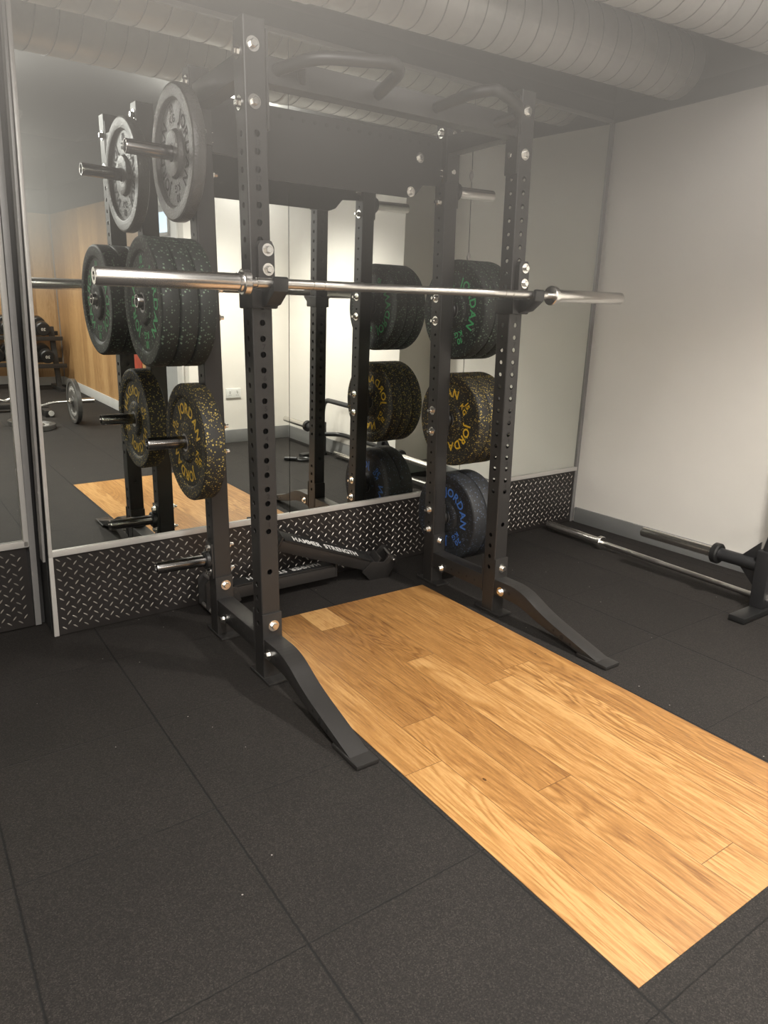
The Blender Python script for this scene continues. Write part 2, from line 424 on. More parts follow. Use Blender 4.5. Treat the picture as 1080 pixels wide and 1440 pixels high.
# aluminium trims
def trim(n, mb, m='aluminium'): return struct(mb.build('trim_%d' % n, m, mx=WM))
t = MB(); t.box(xe(HM)-.004, 2.04, -.016, -.002, HM-.022, HM+.002, .002); trim(1, t)
t = MB(); t.prism([(xe(HM)-.004, HM-.02), (xe(HM)+.0105, HM-.02), (xe(TOPZ)+.0105, TOPZ), (xe(TOPZ)-.004, TOPZ)], 1, -.0165, -.002, .002); trim(2, t)
t = MB(); t.box(-.9, 2.04, -.014, -.002, TOPZ-.004, TOPZ+.014, .002); trim(3, t, 'aluminium_grey')
t = MB(); t.box(2.030, 2.043, -.014, -.002, 0, TOPZ, .002); t.box(2.047, 2.057, -.012, -.002, 0, TOPZ, .002); trim(4, t, 'aluminium_grey')
t = MB(); t.prism([(xe(0)-.003, .004), (xe(0)+.016, .004), (xe(HM)+.012, HM-.022), (xe(HM)-.004, HM-.022)], 1, -.014, -.002, .001); trim(5, t, 'aluminium')
t = MB(); t.prism([(xe(0)-.014, HM*.9), (xe(0)-.0045, HM*.9), (xe(2.6)-.0045, 2.6), (xe(2.6)-.014, 2.6)], 1, -.012, .045, .001); trim(6, t, 'aluminium_grey')
t = MB(); t.prism([(xe(HM)-.066, HM-.01), (xe(HM)-.046, HM-.01), (xe(TOPZ)-.046, TOPZ+.2), (xe(TOPZ)-.066, TOPZ+.2)], 1, LD-.018, LD-.002, .002); trim(7, t)
t = MB(); t.prism([(xe(0)-.045, .004), (xe(0)-.022, .004), (xe(2.6)-.022, 2.6), (xe(2.6)-.045, 2.6)], 1, LD-.012, LD+.006, .001); trim(8, t, 'aluminium_grey')
t = MB(); t.box(XL+.05, xe(HM)-.048, LD-.018, LD-.002, HM-.012, HM+.014, .002); trim(9, t)
struct(MB().prism([(xe(0)-.003, 0), (xe(0)-.0005, 0), (xe(2.84)-.0005, 2.84), (xe(2.84)-.003, 2.84)], 1, .046, .24).build('wall_return', 'dark_gap', mx=WM))

# tread plate with raised lugs
def tread(x0, x1, z0, z1, d, label, xcut=None):
    mb = MB(); mb.box(x0, x1, d-.004, d+.004, z0, z1)
    P = .0425; nx = int((x1-x0)/P)+2; nz = int((z1-z0)/P)+2
    for i in range(2*nx):
        for j in range(2*nz):
            if (i+j) % 2: continue
            cx, cz = x0+P*.5*i+.004, z0+P*.5*j+.006
            a = math.radians(50 if i % 2 == 0 else -40)
            L, w, hh = .0118, .0027, .0020
            if cx < x0+L or cx > x1-L or cz < z0+L or cz > z1-L*.6: continue
            ca, sa = math.cos(a), math.sin(a)
            pts = [(-L, 0, 0), (-L*.45, -w, 0), (L*.45, -w, 0), (L, 0, 0), (L*.45, w, 0), (-L*.45, w, 0), (-L*.5, 0, hh), (L*.5, 0, hh)]
            q = [(cx+u*ca-v*sa, d-.004-h_, cz+u*sa+v*ca) for (u, v, h_) in pts]
            mb.add(q, [(0, 1, 6), (1, 2, 7, 6), (2, 3, 7), (3, 4, 7), (4, 5, 6, 7), (5, 0, 6)], 1, True)
    o = mb.build('tread_plate_panel', ['tread_black', 'lug_metal'], sharp=60, mx=WM)
    return tag(o, label, 'wall panel')
tread(xe(0)+.0155, 2.03, .003, HM-.022, -.002, 'long black tread plate panel with raised lugs under the mirror wall')
tread(-2.6, xe(0)-.047, .003, HM-.012, LD-.002, 'short black tread plate panel at the left photo edge, left of the aluminium strips')

# white walls on the right and behind
def wallbox(name, x0, x1, y0, y1, z0, z1, m='white_paint'): return struct(MB().box(x0, x1, y0, y1, z0, z1).build(name, m))
wallbox('wall_right', XR, XR+.1, YJ, .30, 0, ZP); wallbox('wall_right_upper', XR, XR+.1, YJ, .30, ZP, ZC, 'ceiling_dark')
wallbox('wall_jog', XJ, XR+.1, YJ-.1, YJ, 0, ZP); wallbox('wall_jog_upper', XJ, XR+.1, YJ-.1, YJ, ZP, ZC, 'ceiling_dark')
wallbox('wall_side', XJ, XJ+.1, YB-.1, YJ-.1, 0, ZP); wallbox('wall_side_upper', XJ, XJ+.1, YB-.1, YJ-.1, ZP, ZC, 'ceiling_dark')
wallbox('wall_rear', XW, XJ, YB-.1, YB, 0, 2.2); wallbox('wall_rear_upper', XW, XJ, YB-.1, YB, 2.2, ZC, 'ceiling_dark')
wallbox('wall_wood', XW, XW+.1, YF_, -4.22, 0, 2.2, 'oak_panel_side'); wallbox('wall_wood_upper', XW, XW+.1, YF_, YB-.1, 2.2, ZC, 'ceiling_dark')
wallbox('wall_far', -.98, XW+.1, YF_-.1, YF_, 0, 2.2, 'oak_panel_back'); wallbox('wall_far_upper', XL, XW+.1, YF_-.1, YF_, 2.2, ZC, 'ceiling_dark')
wallbox('wall_far_white', XL, -.98, YF_-.1, YF_, 0, 2.2)
wallbox('wall_left', XL-.1, XL, YF_, .30, 0, ZP); wallbox('wall_left_upper', XL-.1, XL, YF_, .30, ZP, ZC, 'ceiling_dark')
def skirt(side, x0, x1, y0, y1, m='skirting_grey', h=.098): return struct(MB().box(x0, x1, y0, y1, 0, h, .003).build('baseboard_'+side, m))
skirt('right', XR-.016, XR-.0005, YJ+.017, .012); skirt('jog', XJ-.016, XR-.0005, YJ+.0005, YJ+.016)
skirt('side', XJ-.016, XJ-.0005, YB+.017, YJ, 'skirting_grey', .12); skirt('rear', XW+.02, XJ-.0005, YB+.0005, YB+.016, 'skirting_grey', .12)
skirt('wood', XW-.016, XW-.0005, YF_+.017, -4.23, 'skirting_pale', .11); skirt('far', -.97, XW-.0005, YF_+.0005, YF_+.016, 'skirting_pale', .11)
struct(MB().box(XW-.012, XW-.0005, YF_+.0005, YF_+.012, 0, 2.2).build('trim_10', 'aluminium_grey'))
# glazed door set into the wood wall's line, seen only in the mirror
dr = struct(empty('door_1', (XW, -3.77, 0)))
MB().box(0, .045, -.40, .32, 0, 2.05).build('door_leaf', 'door_grey', dr)
MB().box(-.02, .06, .32, .45, 0, 2.2, .003).build('door_frame', 'white_gloss', dr)
MB().box(-.02, .06, -.45, -.40, 0, 2.2, .003).build('door_frame', 'white_gloss', dr)
MB().box(-.02, .06, -.40, .32, 2.05, 2.2, .003).build('door_frame', 'white_gloss', dr)
MB().box(-.004, -.0005, -.27, .22, 1.83, 2.0).build('pane', 'window_daylight', dr)
mb = MB(); mb.box(-.012, -.0005, -.30, .25, 1.80, 1.83); mb.box(-.012, -.0005, -.30, -.27, 1.80, 2.02); mb.box(-.012, -.0005, .22, .25, 1.80, 2.02); mb.box(-.012, -.0005, -.27, .22, 1.72, 1.74); mb.build('glazing_bead', 'aluminium_grey', dr)
hb = MB(); hb.tube(bend([(-.001, -.32, 1.0), (-.05, -.32, 1.0), (-.05, -.20, 1.0)], .02), .01); hb.build('door_handle', 'chrome_satin', dr)
po = empty('wall_poster', (XW, -4.62, .62), 'red and orange poster low on the wood wall, glimpsed in the mirror between left plates', 'poster')
MB().box(-.008, -.0005, -.17, .17, -.22, .22, .001).build('board', 'poster_red', po)
# twin socket on the rear wall
so = empty('wall_socket', (1.145, YB, .46), 'white twin power socket on the rear white wall, seen in the mirror', 'power socket')
MB().box(-.073, .073, .0005, .012, -.043, .043, .003).build('face_plate', 'socket_white', so)
for sx in (-.036, .036):
    MB().box(sx-.006, sx+.006, .0125, .016, .012, .030, .001).build('switch', 'socket_white', so)
mb = MB()
for sx in (-.036, .036):
    for (dx, dz, w, h) in ((0, 0, .002, .004), (-.009, -.018, .004, .0015), (.009, -.018, .004, .0015)): mb.box(sx+dx-w, sx+dx+w, .0122, .0128, dz-h, dz+h)
mb.build('pin_holes', 'letter_dark', so)

# oak lifting platform let into the rubber
pf = MB().box(-.4795, .4866, -2.3695, -.3659, -.02, .0015).build('lifting_platform', 'oak_planks')
pf.rotation_euler = (0, 0, -.0114); tag(pf, 'pale oak plank lifting platform set into the black rubber floor', 'lifting platform')

# ------------------------------------------------------------------ ducts and ceiling fittings
def duct(label, ya, za, yb, zb, r, x0=-4.15, joints=()):
    # the run passes (x=-.5, ya, za) and (x=2.06, yb, zb)
    def c(x): q = (x+.5)/2.56; return Vector((x, ya+(yb-ya)*q, za+(zb-za)*q))
    a, b = c(x0), c(XR+.0)
    root = empty('ventilation_duct', a, label, 'air duct')
    d = b-a; L = d.length
    mb = MB(); mb.lathe([(0, 0), (0, r), (L, r), (L, 0)], (0, 0, 0), d, 48); mb.build('pipe', 'galvanised', root)
    d.normalize(); u = d.orthogonal().normalized(); w = d.cross(u)
    pit = .098; pts = []
    for k in range(int(L/pit*28)):
        an = 2*PI*k/28; pts.append(d*(pit*k/28)+(u*math.cos(an)+w*math.sin(an))*(r+.0008))
    mb = MB(); mb.tube(pts, .0028, 5); mb.build('spiral_seam', 'aluminium_grey', root)
    for j in joints:
        mb = MB(); t = (c(j)-a).length
        mb.lathe([(t-.03, r), (t-.03, r+.004), (t-.024, r+.006), (t-.018, r+.004), (t+.018, r+.004), (t+.024, r+.006), (t+.03, r+.004), (t+.03, r)], (0, 0, 0), d, 48); mb.build('joint_band', 'galvanised', root)
    return root
duct('spiral steel air duct over the rack, nearest the mirror wall', -.385, 2.535, -.40, 2.575, .15, joints=(-.15, -1.9))
duct('spiral steel air duct nearer the viewer, at the top right corner', -.985, 2.53, -1.12, 2.575, .165, joints=(.45, -1.3))
labs = ['long ceiling light fitting above the viewer', 'ceiling light fitting behind the viewer on the left', 'added ceiling light far back, lighting the mirrored dumbbell rack area', 'added ceiling light in the far left corner']
for i, (x, y, z, sx, sy, w, up) in enumerate(LAMPS):
    root = empty('ceiling_light', (x, y, z), labs[i], 'ceiling light')
    MB().box(-sx/2-.02, sx/2+.02, -sy/2-.02, sy/2+.02, .004, .06, .006).build('housing', 'white_gloss', root)
    for e in (-.4, .4):
        ex, ey = (sx*e, 0) if sx > sy else (0, sy*e)
        mb = MB(); mb.cyl((ex, ey, .06), (ex, ey, ZC-z), .004, n=8); mb.build('hanger', 'aluminium_grey', root)
    for k, (zz, ww, rx) in enumerate(((-.002, w, 0), (.066, w*up, PI))):  # second lamp faces up, added to brighten the ducts and haze
        L = bpy.data.lights.new('lamp', 'AREA'); L.shape = 'RECTANGLE'; L.size = sx; L.size_y = sy; L.energy = ww; L.color = WARM
        lo = bpy.data.objects.new('lamp', L); COL.objects.link(lo); lo.parent = root; lo.location = (0, 0, zz); lo.rotation_euler = (rx, 0, 0)
for (x, y, z, w, cone, bl, up) in SPOTS:
    root = empty('spot_downlight', (x, y, z), 'small hanging spot lamp in front of the rack on the right', 'spot lamp')
    mb = MB(); mb.lathe([(0, .058), (.10, .058), (.11, .04), (.11, 0), (.105, 0), (.105, .05), (0, .052)], (0, 0, .0), (0, 0, 1), 28); mb.build('can', 'white_gloss', root)
    mb = MB(); mb.cyl((0, 0, .11), (0, 0, ZC-z), .004, n=8); mb.build('hanger', 'aluminium_grey', root)
    L = bpy.data.lights.new('lamp', 'SPOT'); L.energy = w; L.color = WARM; L.spot_size = math.radians(cone); L.spot_blend = bl; L.shadow_soft_size = .05
    lo = bpy.data.objects.new('lamp', L); COL.objects.link(lo); lo.parent = root; lo.location = (0, 0, -.06)
    L = bpy.data.lights.new('duct_fill_light', 'SPOT'); L.energy = up; L.color = WARM; L.spot_size = math.radians(170); L.spot_blend = .6; L.shadow_soft_size = .05  # upward fill above the can, added to brighten the ducts
    lo = bpy.data.objects.new('duct_fill_light', L); COL.objects.link(lo); lo.parent = root; lo.location = (0, 0, .17); lo.rotation_euler = (PI, 0, 0)
sd = empty('smoke_detector', (-.10, -5.0, ZC), 'small white smoke detector on the dark ceiling, seen in the mirror', 'smoke detector')
mb = MB(); mb.cyl((0, 0, -.03), (0, 0, -.0005), .055, n=28); mb.build('base', 'detector_white', sd)
mb = MB(); mb.lathe([(0, .045), (.03, .038), (.04, .02), (.04, 0)], (0, 0, -.03), (0, 0, -1), 28); mb.build('cap', 'detector_white', sd)

# ------------------------------------------------------------------ power rack (one bolted thing)
AX, UW = .5624, .0715            # half distance between upright centres, tube size
YFR, YRR, UD = -.8267, -.3855, .0701   # front faces of the front and rear uprights, tube depth
ZU = 2.12
def face_strip(mb, fn, w, z0, z1, holes, r, n=12):
    # flat strip (u in -w/2..w/2, v = z) with round holes; fn maps (u, v) to 3D; the rim is turned 2.5 mm inwards
    cells = []; z = z0
    for h in sorted(holes):
        a, b = h-.0235, h+.0235
        if a > z+1e-6: mb.add([fn(-w/2, z), fn(w/2, z), fn(w/2, a), fn(-w/2, a)], [(0, 1, 2, 3)])
        hw, hh = w/2, .0235
        ring = []; out = []
        for k in range(n):
            an = 2*PI*(k+.5)/n; c, s_ = math.cos(an), math.sin(an)
            ring.append(fn(r*c, h+r*s_))
            q = min(hw/abs(c) if abs(c) > 1e-9 else 9, hh/abs(s_) if abs(s_) > 1e-9 else 9)
            out.append((q*c, q*s_))
        # make sure the four corners are kept
        poly_out = [fn(x, h+y) for x, y in out]
        corners = [(hw, hh), (-hw, hh), (-hw, -hh), (hw, -hh)]
        vs = ring+poly_out; fs = [(k, (k+1) % n, n+(k+1) % n, n+k) for k in range(n)]
        for cx, cy in corners:
            an = math.atan2(cy, cx) % (2*PI); k = int((an/(2*PI)*n)-.5) % n
            vs.append(fn(cx, h+cy)); fs.append((n+k, n+(k+1) % n, len(vs)-1))
        mb.add(vs, fs)
        ring2 = [fn(r*math.cos(2*PI*(k+.5)/n), h+r*math.sin(2*PI*(k+.5)/n), .003) for k in range(n)]
        mb.add(ring+ring2, [(k, n+k, n+(k+1) % n, (k+1) % n) for k in range(n)])
        z = b
    if z1 > z: mb.add([fn(-w/2, z), fn(w/2, z), fn(w/2, z1), fn(-w/2, z1)], [(0, 1, 2, 3)])
def upright(mb, x, y, z0, z1, hx, hy, rx, ry, c=.0045):
    # square tube centred at (x, y); hx: holes in the two faces that look along x, hy: along y; c: corner radius
    w, d = UW-2*c, UD-2*c
    face_strip(mb, lambda u, v, i=0: (x+u, y-UD/2+i, v), w, z0, z1, hy, ry)
    face_strip(mb, lambda u, v, i=0: (x+u, y+UD/2-i, v), w, z0, z1, hy, ry)
    face_strip(mb, lambda u, v, i=0: (x-UW/2+i, y+u, v), d, z0, z1, hx, rx)
    face_strip(mb, lambda u, v, i=0: (x+UW/2-i, y+u, v), d, z0, z1, hx, rx)
    for sx in (-1, 1):
        for sy in (-1, 1):
            a = [(x+sx*(UW/2-c+c*math.sin(t)), y+sy*(UD/2-c+c*math.cos(t))) for t in (0, PI/6, PI/3, PI/2)]
            mb.add([(px, py, zz) for zz in (z0, z1) for px, py in a], [(k, k+1, k+5, k+4) for k in range(3)], 0, True)
    mb.box(x-UW/2+c, x+UW/2-c, y-UD/2+c, y+UD/2-c, z1-.002, z1+.0005)
rack = empty('power_rack', (0, 0, 0), 'black steel power rack with numbered uprights standing over the oak platform end', 'power rack')
HF = [1.816-.05*k for k in range(26)]
HR = [1.866-.05*k for k in range(32)]
cyF, cyR = YFR+UD/2, YRR+UD/2
ups = {}
for sx in (-1, 1):
    mb = MB(); upright(mb, sx*AX, cyF, .012, ZU, HF+[.367, .317, .267, .217], HF+[.417], .0095, .0100)
    ups[(sx, 'F')] = mb.build('upright', 'powder_black', rack, sharp=50)
    mb = MB(); upright(mb, sx*AX, cyR, .012, ZU-.02, HR, [], .0062, .0062)
    ups[(sx, 'R')] = mb.build('upright', 'powder_black', rack, sharp=50)
    # hole numbers 1..13 between each pair of holes
    nb = MB()
    for k in range(13):
        line_text(nb, str(13-k), .0165, Matrix.Translation((sx*AX+.003, YFR-.0006, 1.791-.1*k)) @ Matrix.Rotation(PI/2, 4, 'X'), .12)
    nb.build('hole_numbers', 'letter_dark', ups[(sx, 'F')])
    for key, y in (('F', cyF), ('R', cyR)):
        MB().box(sx*AX-.040, sx*AX+.040, y-.085, y+.080, .0005, .012, .004).build('foot_plate', 'powder_black', rack)
def bolts(par, lst):
    for (p, d) in lst:
        mb = MB(); hexbolt(mb, p, d); mb.build('bolt', 'bolt_zinc', par)
# base rails along each side, front legs, top side beams
for sx in (-1, 1):
    x0, x1 = sx*AX-UW/2, sx*AX+UW/2
    mb = MB(); mb.box(x0+.001, x1-.001, YFR+UD, YRR, .097, .168, .004)
    for k in range(5): mb.cyl((x0+.0008, -.70+.055*k, .125), (x0+.004, -.70+.055*k, .125), .006, n=10, mi=1); mb.cyl((x1-.004, -.70+.055*k, .125), (x1-.0008, -.70+.055*k, .125), .006, n=10, mi=1)
    ra = mb.build('base_rail', ['powder_black', 'dark_gap'], rack)
    MB().box(x0-.0008, x1+.0008, YRR-.008, YRR-.0004, .090, .262, .002).build('end_flange', 'powder_black', ra)
    MB().box(x0-.0008, x1+.0008, YFR+UD+.0004, YFR+UD+.008, .090, .262, .002).build('end_flange', 'powder_black', ra)
    bolts(ra, [((sx*AX+.005, YRR-.008, .225), (0, -1, 0)), ((x0-.0005, YRR-.075, .108), (-1, 0, 0)), ((x1+.0005, YRR-.075, .108), (1, 0, 0)), ((sx*AX, YRR+UD, .225), (0, 1, 0))])
    # leg: level run, then a swept bend down to the floor
    top = [(p.x, p.y) for p in bend([(YFR-.006, .170, 0), (-.985, .170, 0), (-1.125, .100, 0), (-1.425, .014, 0)], .075, 7)]
    bot = [(p.x, p.y) for p in bend([(-1.335, .012, 0), (-1.10, .058, 0), (-.985, .098, 0), (YFR-.006, .098, 0)], .07, 6)]
    mb = MB(); mb.prism(top+bot, 0, x0+.001, x1-.001, .004)
    for (yy, zz, r) in ((-.925, .132, .008), (-1.19, .062, .006), (-1.235, .0485, .010), (-1.28, .036, .006)):
        mb.cyl((x0+.0008, yy, zz), (x0+.004, yy, zz), r, n=12, mi=1); mb.cyl((x1-.004, yy, zz), (x1-.0008, yy, zz), r, n=12, mi=1)
    lg = mb.build('leg', ['powder_black', 'dark_gap'], rack, sharp=40)
    MB().box(x0-.004, x1+.004, -1.465, -1.318, .0005, .0165, .005).build('foot_plate', 'powder_black', lg)
    MB().box(x0-.002, x1+.002, YFR-.009, YFR-.0006, .092, .262, .002).build('end_flange', 'powder_black', lg)
    bolts(lg, [((sx*AX+.004, YFR-.009, .215), (0, -1, 0)), ((x0+.0005, -.875, .125), (-1, 0, 0)), ((x1-.0005, -.875, .125), (1, 0, 0))])
    mb = MB(); mb.box(x0+.004, x1-.004, YFR+UD, YRR, 1.970, 2.040, .004); tb = mb.build('top_side_beam', 'powder_black', rack)
    MB().box(x0+.002, x1-.002, YFR+UD+.0004, YFR+UD+.008, 1.86, 2.09, .002).build('end_flange', 'powder_black', tb)
    MB().box(x0+.002, x1-.002, YRR-.008, YRR-.0004, 1.86, 2.09, .002).build('end_flange', 'powder_black', tb)
    for key, yf in (('F', YFR), ('R', YRR)):
        for z in (2.05, 1.90): bolts(tb, [((sx*AX-.006 if key == 'F' else sx*AX+.0, yf, z), (0, -1, 0))])
    for z in (2.035, 1.90):
        bolts(ups[(sx, 'F')], [((x0, cyF+.005, z), (-1, 0, 0)), ((x1, cyF+.005, z), (1, 0, 0))])
    for z in (2.055, 1.905):
        bolts(ups[(sx, 'R')], [((x0, cyR, z), (-1, 0, 0)), ((x1, cyR, z), (1, 0, 0))])
    MB().box(sx*(AX-UW/2)-.005*sx-.004, sx*(AX-UW/2)-.005*sx+.004, cyF-.033, cyF+.033, 1.83, 2.10, .002).build('beam_flange', 'powder_black', rack)
# front top beam with the multi grip pull up handles
xi = AX-UW/2-.009
mb = MB(); mb.box(-xi, xi, cyF-.031, cyF+.031, 1.957, 2.033, .004); fb = mb.build('front_top_beam', 'powder_black', rack)
for sx in (-1, 1):
    mb = MB(); mb.tube(bend([(sx*.492, -.812, 1.998), (sx*.42, -.935, 2.018), (sx*.205, -1.035, 2.018), (sx*.155, -.99, 2.012), (sx*.118, -.800, 1.992)], .06), .0185, 14)
    mb.build('pull_up_grip', 'powder_black', fb)
    mb = MB(); mb.tube([(sx*.40, -.815, 1.985), (sx*.445, -.89, 2.008)], .014, 12); mb.build('grip_brace', 'powder_black', fb)
# rear nameplate panel with notched lower corners
xr = AX-UW/2-.001
mb = MB()
pp = [(-xr, 2.03), (xr, 2.03), (xr, 1.845), (.425, 1.838), (.385, 1.795), (.345, 1.781), (-.345, 1.781), (-.385, 1.795), (-.425, 1.838), (-xr, 1.845)]
mb.prism(pp, 1, -.362, -.352, .002)
mb0 = mb
for k in range(19):
    x = -.45+.05*k; mb0.cyl((x, -.3632, 2.0), (x, -.3622, 2.0), .0075, n=12, mi=1)
np_ = mb0.build('rear_panel', ['powder_black_dark', 'dark_gap'], rack)
mb = MB(); mb.box(-xr, xr, -.351, -.318, 1.955, 2.025, .003); mb.build('rear_top_beam', 'powder_black', rack)
bolts(np_, [((s*.403, -.362, 1.942), (0, -1, 0)) for s in (-1, 1)]+[((s*.358, -.362, 1.805), (0, -1, 0)) for s in (-1, 1)])
# storage pegs on the outside of the rear uprights
PEGS = {1: 1.824, 2: 1.328, 3: .818, 4: .330}
for sx in (-1, 1):
    xo = sx*(AX+UW/2); xin = sx*(AX-UW/2)
    for k, z in PEGS.items():
        if sx > 0 and k == 1: z = 1.832
        mb = MB(); xa, xb = sorted((xo+sx*.0004, xo+sx*.008)); mb.box(xa, xb, cyR-.032, cyR+.032, z-.073, z+.073, .002)
        pb = mb.build('peg_bracket', 'powder_black', rack)
        mb = MB(); mb.cyl((xo+sx*.008, cyR, z), (xo+sx*.030, cyR, z), .037, n=28, ch=.004); mb.build('peg_collar', 'black_plastic', pb)
        L = .222 if sx < 0 else .238
        mb = MB(); mb.lathe([(0, 0), (0, .0238), (L-.034, .0238), (L-.030, .0225), (L-.030, .019), (L-.038, .018), (L-.038, 0)], (xo+sx*.030, cyR, z), (sx, 0, .02), 28)
        mb.build('storage_peg', 'chrome' if sx > 0 else 'black_chrome', pb)
        for dz in (-.05, .05):
            mb = MB(); hexbolt(mb, (xo+sx*.008, cyR, z+dz), (sx, 0, 0)); mb.build('bolt', 'bolt_zinc', pb)
            mb = MB(); hexbolt(mb, (xin, cyR, z+dz), (-sx, 0, 0), tail=.012); mb.build('nut', 'bolt_zinc', pb)

# ------------------------------------------------------------------ j hooks and barbell
BZ, BY = 1.3842, -.9067
def jhook(x, label):
    r = empty('bar_hook', (x, YFR, 1.30), label, 'bar hook', 'bar hooks on the front uprights')
    mb = MB(); mb.box(-.0445, .0445, -.026, .078, .010, .070, .005); mb.build('cradle', 'black_plastic', r)
    pr = [(-.028, .195), (-.019, .213), (.019, .213), (.028, .195), (.028, .03), (-.028, .03)]
    mb = MB(); mb.prism([(a+.010, b) for a, b in pr], 1, -.022, -.0006, .003); mb.build('back_plate', 'powder_black', r)
    lip = [(-.018, .012), (-.060, .022), (-.112, .060), (-.116, .098), (-.108, .104), (-.100, .102), (-.094, .076), (-.080, .068), (-.018, .0685)]
    mb = MB(); mb.prism(lip, 0, -.012, .038, .004); mb.build('hook', 'black_plastic', r)
    for dz in (.186, .128):
        mb = MB(); hexbolt(mb, (.014, -.022, dz), (0, -1, 0), .0115); mb.build('bolt', 'bolt_zinc', r)
    return r
jhook(-AX, 'black bar hook on the left front upright, under the left end of the barbell')
jhook(AX, 'black bar hook on the right front upright, under the right end of the barbell')
def barbell(name, loc, rot, label, knurl=True):
    # axis along local x, centre at the origin
    r = empty(name, loc, label, 'barbell', None, rot)
    mb = MB(); seg = [(-.655, .0122), (-.632, .0122), (-.631, .0152)]
    for s in (-1, 1):
        pass
    prof = [(-.66, 0), (-.66, .0125), (-.630, .0125), (-.629, .0150), (-.440, .0150), (-.4395, .0135), (-.4355, .0135), (-.435, .0150), (-.400, .0150), (-.3995, .0135), (-.3955, .0135), (-.395, .0150), (-.245, .0150), (-.243, .0139)]
    full = prof+[(-t, q) for t, q in reversed(prof)]
    mb.lathe(full, (0, 0, 0), (1, 0, 0), 24); mb.build('shaft', 'chrome_satin', r)
    for s in (-1, 1):
        mb = MB(); mb.lathe([(.655, 0), (.655, .035), (.658, .038), (.676, .038), (.679, .035), (.679, .030), (.688, .030), (.690, .025)], (0, 0, 0), (s, 0, 0), 32); mb.build('collar', 'chrome', r)
        mb = MB(); mb.lathe([(.688, .0252), (1.094, .0252), (1.0995, .022), (1.0995, .012), (1.096, .010), (1.096, 0)], (0, 0, 0), (s, 0, 0), 32); mb.build('sleeve', 'chrome', r)
    return r
barbell('barbell', (.0129, BY, BZ), (0, 0, 0), 'chrome olympic barbell racked on the black hooks across the rack')
barbell('barbell', (1.690, -1.136, .0385), (0, 0, PI/2-.050), 'chrome barbell lying on the floor along the right white wall')

# ------------------------------------------------------------------ weight plates on the pegs
PY = YRR+UD/2
def plate(name, x_face, z, t, R, rub, let, word, kg, ang, label, group, cat='weight plate', grey=False, rubmat=None):
    # lettered face looks along -x at x_face; origin at the face centre
    r = empty(name, (x_face, PY, z), label, cat, group)
    rc = .009; dsh = .014 if grey else .009
    prof = [(.012, .0265), (.0015, .0265), (0, .030), (0, .066), (.002, .072), (dsh, .080), (dsh, R*.755), (.002, R*.79), (0, R*.81), (0, R-rc), (rc*.4, R-rc*.3), (rc, R),
            (t-rc, R), (t-rc*.4, R-rc*.3), (t, R-rc), (t, R*.81), (t-.002, R*.79), (t-dsh, R*.755), (t-dsh, .080), (t-.002, .072), (t, .066), (t, .030), (t-.0015, .0265), (t-.012, .0265)]
    mb = MB(); mb.lathe(prof, (0, 0, 0), (1, 0, 0), 72, closed=True); mb.build('disc', rub, r, sharp=28)
    mb = MB(); mb.lathe([(.011, .0262), (.001, .0262), (-.0006, .0285), (-.0006, .034), (.001, .036)], (0, 0, 0), (1, 0, 0), 36); mb.build('hub_ring', 'aluminium_grey' if not grey else 'plate_grey', r)
    # letters: viewer looks along +x, right = -y, up = z
    F = Matrix(((0, 0, -1, dsh-.0012), (-1, 0, 0, 0), (0, 1, 0, 0), (0, 0, 0, 1)))
    mb = MB(); rt = R*.585
    arc_text(mb, word, .041, rt, ang, F, .13, 1.0); arc_text(mb, word, .041, rt, ang+180, F, .13, 1.0)
    for a in (ang+90, ang-90):
        arc_text(mb, kg, .026, rt+.015, a, F, .1, 1.15); arc_text(mb, 'KG', .024, rt-.017, a, F, .1, 1.1)
    o = mb.build('lettering', let, r); 
    if o.data.polygons[0].normal.x > 0: o.data.flip_normals()
    return r
def stack(side, x0, z, t, n, rub, let, kg, angs, group, labels):
    src = None
    for k in range(n):
        # x0: outermost lettered face for the left stacks, innermost for the right ones
        plate('bumper_plate', x0+k*(t+.0012), z-.0018, t, .2235, rub, let, 'JORDAN', kg, angs[k], labels[k], group)
plate('weight_plate', -.664, PEGS[1]-.0008, .046, .2195, 'plate_grey', 'letter_grey', 'JORDAN', '10', 5, 'grey worn weight plate with raised lettering on the left side top peg', None, grey=True)
stack('L', -.801, PEGS[2], .0635, 3, 'rubber_green', 'letter_green', '10', [2, 40, -30], 'green flecked plates on the left middle peg',
      ['outermost green flecked black bumper plate on the left middle peg, face showing', 'middle green flecked black bumper plate on the left peg under the barbell sleeve', 'innermost green flecked black bumper plate on the left, against the rack upright'])
plate('bumper_plate', -.6775, PEGS[3]-.0018, .078, .2235, 'rubber_yellow', 'letter_yellow', 'JORDAN', '15', 68, 'single yellow flecked black bumper plate on the left side lower peg', None)
stack('R', .6285, PEGS[2], .0635, 3, 'rubber_green', 'letter_green', '10', [18, 60, -50], 'green flecked plates on the right side',
      ['innermost green lettered bumper plate on the right, nearest the upright', 'middle green flecked bumper plate on the right upper peg', 'outermost green flecked bumper plate on the right upper peg'])
stack('R', .6285, PEGS[3], .0670, 3, 'rubber_yellow', 'letter_yellow', '15', [-58, 20, 80], 'yellow flecked plates on the right side',
      ['innermost yellow lettered bumper plate on the right, nearest the upright', 'middle yellow flecked bumper plate on the right side peg', 'outermost yellow flecked bumper plate on the right side peg'])
stack('R', .6285, PEGS[4], .0850, 2, 'rubber_blue', 'letter_blue', '20', [42, 10], 'blue lettered plates on the right bottom peg',
      ['blue lettered bumper plate on the right bottom peg, nearest the upright', 'outer blue flecked bumper plate on the right bottom peg'])

